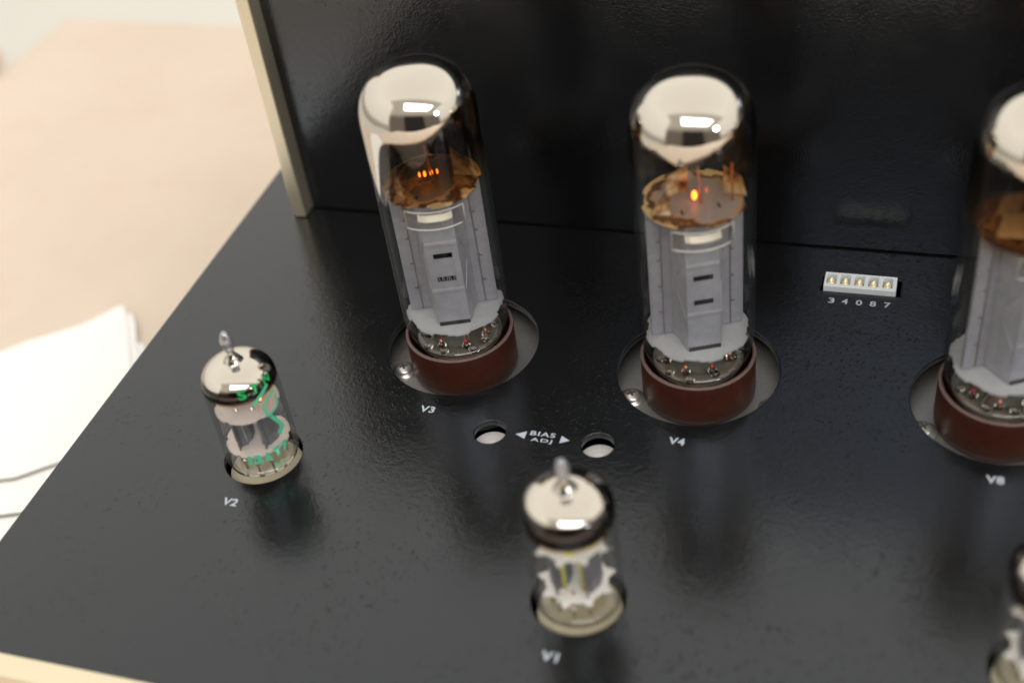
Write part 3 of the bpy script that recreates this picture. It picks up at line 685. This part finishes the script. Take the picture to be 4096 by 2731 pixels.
# ---------------------------------------------------------------- small signal tubes
def wrap(me, R, ph0, z0):
    """bend flat text (x along the circumference, y up) round the glass"""
    for v in me.vertices:
        a = ph0 + v.co.x / R; z = z0 + v.co.y
        v.co = Vector((R * math.cos(a), R * math.sin(a), z))
    return me
def small_tube(x, y, lab, R, sh, top, kind, rot, seed):
    t = empty('signal_tube', (x, y, -0.0044)); tag(t, lab, 'vacuum tube', 'small signal tubes with silver tops')
    O = 0.0044
    k = top
    def prof(R_, q):
        P = [(R_ * 0.80, 0.0004 + q), (R_ * 0.95, 0.0009 + q), (R_, 0.0022 + q), (R_, 0.008), (R_, 0.020), (R_, sh - 0.0066), (R_, sh - 0.0056)]
        for i in range(1, 49):
            a = PI / 2 * i / 48
            P.append((R_ * 0.26 + (R_ * 0.74) * math.cos(a) ** 0.92, sh - 0.0056 + (0.0062 - q) * math.sin(a)))
        P += [(R_ * 0.24, sh + 0.0010 - q), (R_ * 0.18, sh + 0.0021 - q), (R_ * 0.125, sh + 0.0028 - q), (R_ * 0.105, sh + 0.0040 - q)]
        return P
    go = [(r, z + O) for r, z in prof(R, 0)]
    gi = [(r, z + O) for r, z in prof(R - 0.0008, 0.0007)]
    link('glass_envelope', join([lathe(go, 112), lathe(gi, 112)]), M_glass, t, True)
    zt = sh + 0.0037; h = top - zt
    tp = [(0.0, zt + O - 0.0002), (0.0011, zt + O)] + [(0.00045 + 0.00125 * math.sin(PI * (0.12 + 0.88 * q / 12)) ** 0.8 if q < 12 else 0.0, zt + O + h * q / 12) for q in range(1, 13)]
    link('glass_tip', lathe(tp, 32), M_tip, t, True)
    zb = 0.0275 if kind == 'a' else 0.0279
    wv_ = wave(seed)
    gp = [(R - 0.0002, z) for z in np.linspace(zb - 0.003, sh - 0.0056, 40)] + [(r, z) for r, z in prof(R - 0.0002, 0.0002)[7:]]
    gp = [(r, z + O) for r, z in gp]
    fr_ = lambda ph, z: smooth(z - O, (0.0311 if kind == 'a' else 0.0341) + 0.0001 * wv_(ph), 0.00018)
    gr_ = lambda ph, z: smooth(z - O, zb, 0.0005)
    link('getter_coating', getter_me(gp, fr_, gr_, 112), M_getter, t, True)
    # thick pressed glass button and pins
    link('button_base', lathe([(0, O + 0.0003), (R * 0.78, O + 0.0002), (R * 0.93, O + 0.0008), (R * 0.90, O + 0.0018), (R * 0.72, O + 0.0026), (R * 0.55, O + 0.0022), (0, O + 0.0021)], 80), M_stem, t, True)
    c = empty('cage', (0, 0, O), (0, 0, rot)); c.parent = t
    bead = lathe([(0, 0), (0.0007, 0.0003), (0.0008, 0.0009), (0.0005, 0.0015), (0, 0.0017)], 16)
    for i in range(9):
        a = 2 * PI * i / 10 + 0.3; px, py = 0.0062 * math.cos(a), 0.0062 * math.sin(a)
        link('pin_seal', bead, M_nick, c, True, (px, py, 0.0022))
        link('lead_wire', tube_me([(px, py, 0.0), (px, py, 0.0040), (px * 0.75, py * 0.75, 0.0074)], 0.00030, 8), M_copper if i % 3 else M_nick, c, True)
    zm0, zm1 = (0.0072, 0.0196) if kind == 'a' else (0.0062, 0.0208)
    if kind == 'a':
        jag = wave(seed + 1, 5)
        disc = poly_ring(lambda a: 0.0087 - (0.0004 if (a * 6 / (2 * PI)) % 1 < 0.15 else 0) + 0.0001 * jag(a), 120)
        mm = (M_micap, M_micap)
    else:
        disc = poly_ring(lambda a: 0.0074 + 0.0019 * max(0, (1 - abs(((a * 9 / (2 * PI)) % 1) - 0.5) * 4)) ** 0.8, 180)
        mm = (M_micaw, M_micaw)
    link('mica_disc', prism_me(disc, zm0, zm0 + 0.0004), mm[0], c)
    link('mica_disc', prism_me(disc, zm1, zm1 + 0.0004), mm[1], c)
    for s in (-1, 1):
        cx_ = s * 0.0036
        hexa = [(cx_ + 0.0026 * math.cos(a), 0.0043 * math.sin(a)) for a in (0.35, PI / 2 - 0.3, PI / 2 + 0.3, PI - 0.35, PI + 0.35, 1.5 * PI - 0.3, 1.5 * PI + 0.3, -0.35)]
        an = link('anode', prism_me(hexa, zm0 + 0.0005, zm1 - 0.0003), M_anode2, c)
        link('flange', box_me(cx_ - 0.00015, cx_ + 0.00015, -0.0060, 0.0060, zm0 + 0.0006, zm1 - 0.0005), M_anode2, an)
        link('cathode', tube_me([(cx_, 0, zm1), (cx_, 0, zm1 + 0.0009)], 0.0006, 12), M_nick, c, True)
        hz_ = 0.00042 if s > 0 and kind == 'a' else 0.00022
        link('heater', tube_me([(cx_ - 0.0003, -0.0001, zm1 + 0.0010), (cx_, -0.0001, zm1 + 0.0016), (cx_ + 0.0003, -0.0001, zm1 + 0.0010)], hz_, 8), M_glow if s > 0 and kind == 'a' else M_glow2, c, True)
        for yy_ in (-0.0034, 0.0034):
            link('support_rod', tube_me([(cx_ * 0.6, yy_, zm0 - 0.0025), (cx_ * 0.6, yy_, zm1 + 0.0016)], 0.00048 if kind == 'b' else 0.00033, 8), M_yel if kind == 'b' else M_nick, c, True)
    link('getter_ring', tube_me([(0.0035 * math.cos(a), 0.0035 * math.sin(a), zm1 + 0.0048) for a in np.linspace(0, 2 * PI, 25)], 0.0003, 8), M_nick, c, True)
    if kind == 'b':
        for a in (0.4, 1.9, 3.3, 4.6, 5.6):
            link('insulated_wire', tube_me([(0.0030 * math.cos(a), 0.0030 * math.sin(a), zm1 + 0.0008), (0.0052 * math.cos(a), 0.0052 * math.sin(a), zm1 + 0.0014), (0.0058 * math.cos(a + 0.3), 0.0058 * math.sin(a + 0.3), zm1 + 0.0004)], 0.0006, 8), M_yel, c, True)
            link('insulated_wire', tube_me([(0.0058 * math.cos(a), 0.0058 * math.sin(a), 0.0028), (0.0052 * math.cos(a), 0.0052 * math.sin(a), 0.0062)], 0.0007, 8), M_yel, c, True)
    if kind == 'a':
        def pr(body, deg, z, w, h, mat, bold=0.03, slant=0.0):
            me = fit_text(text_me(body, bold, 1.1), 0, 0, w, h, 0)
            # refine for bending
            bm = bmesh.new(); bm.from_mesh(me); bmesh.ops.triangulate(bm, faces=bm.faces[:]); bm.to_mesh(me); bm.free()
            if slant:
                for v in me.vertices: v.co.y += v.co.x * slant
            link('printed_mark', wrap(me, R + 0.00005, math.radians(deg), z + O), mat, t)
        pr('S', -56, 0.0307, 0.0021, 0.0030, M_green); pr('.', -46, 0.0302, 0.0005, 0.0005, M_green)
        pr('T', -35, 0.0310, 0.0021, 0.0030, M_green); pr('.', -25, 0.0304, 0.0005, 0.0005, M_green)
        pr('N', -12, 0.0316, 0.0022, 0.0030, M_green)
        for ch, dg in zip('12AT7', (-76, -63, -48, -32, -16)): pr(ch, dg, 0.0078 + (dg + 76) * 0.00001, 0.0011 if ch == '1' else 0.0022, 0.0033, M_teal, 0.10)
        for ch, dg in zip('RC', (-40, -31)): pr(ch, dg, 0.0040, 0.0012, 0.0018, M_teal, 0.04)
        # worn outline emblem: strokes
        def stroke(pts, w):
            V = []; F = []
            seg = []
            for (a0, z0), (a1, z1) in zip(pts, pts[1:]):
                for q in range(8): seg.append((a0 + (a1 - a0) * q / 8, z0 + (z1 - z0) * q / 8))
            seg.append(pts[-1])
            for i, (a, z) in enumerate(seg):
                b_ = seg[min(i + 1, len(seg) - 1)]; c_ = seg[max(i - 1, 0)]
                dx = (b_[0] - c_[0]) * math.pi / 180 * R; dz = b_[1] - c_[1]; L = math.hypot(dx, dz) or 1
                nx, nz = -dz / L * w / 2, dx / L * w / 2
                for s in (-1, 1):
                    aa = math.radians(a) + s * nx / R; V.append(((R + 0.00005) * math.cos(aa), (R + 0.00005) * math.sin(aa), z + s * nz + O))
            for i in range(len(seg) - 1): F.append((2 * i, 2 * i + 1, 2 * i + 3, 2 * i + 2))
            link('printed_mark', mesh(V, F), M_teal, t)
        stroke([(-46, 0.0262), (-14, 0.0300)], 0.0012); stroke([(-34, 0.0248), (-6, 0.0268)], 0.0009)
        stroke([(-32, 0.0245), (-28, 0.0205), (-8, 0.0215), (-4, 0.0250)], 0.0008); stroke([(-24, 0.0200), (-10, 0.0150)], 0.0011); stroke([(-20, 0.0130), (-8, 0.0150)], 0.0018)
    return t
small_tube(-0.1687, 0.2166, 'small signal tube with green lettering and silver top, beside the V2 marking', 0.0100, 0.0340, 0.0444, 'a', 0.25, 41)
small_tube(-0.0712, 0.1866, 'small signal tube with plain silver top and white spiked discs, behind the V1 marking', 0.0107, 0.0362, 0.0460, 'b', 0.1, 51)
small_tube(0.0316, 0.1868, 'small signal tube cut off at the lower right corner of the photo', 0.0107, 0.0362, 0.0460, 'b', -0.4, 61)
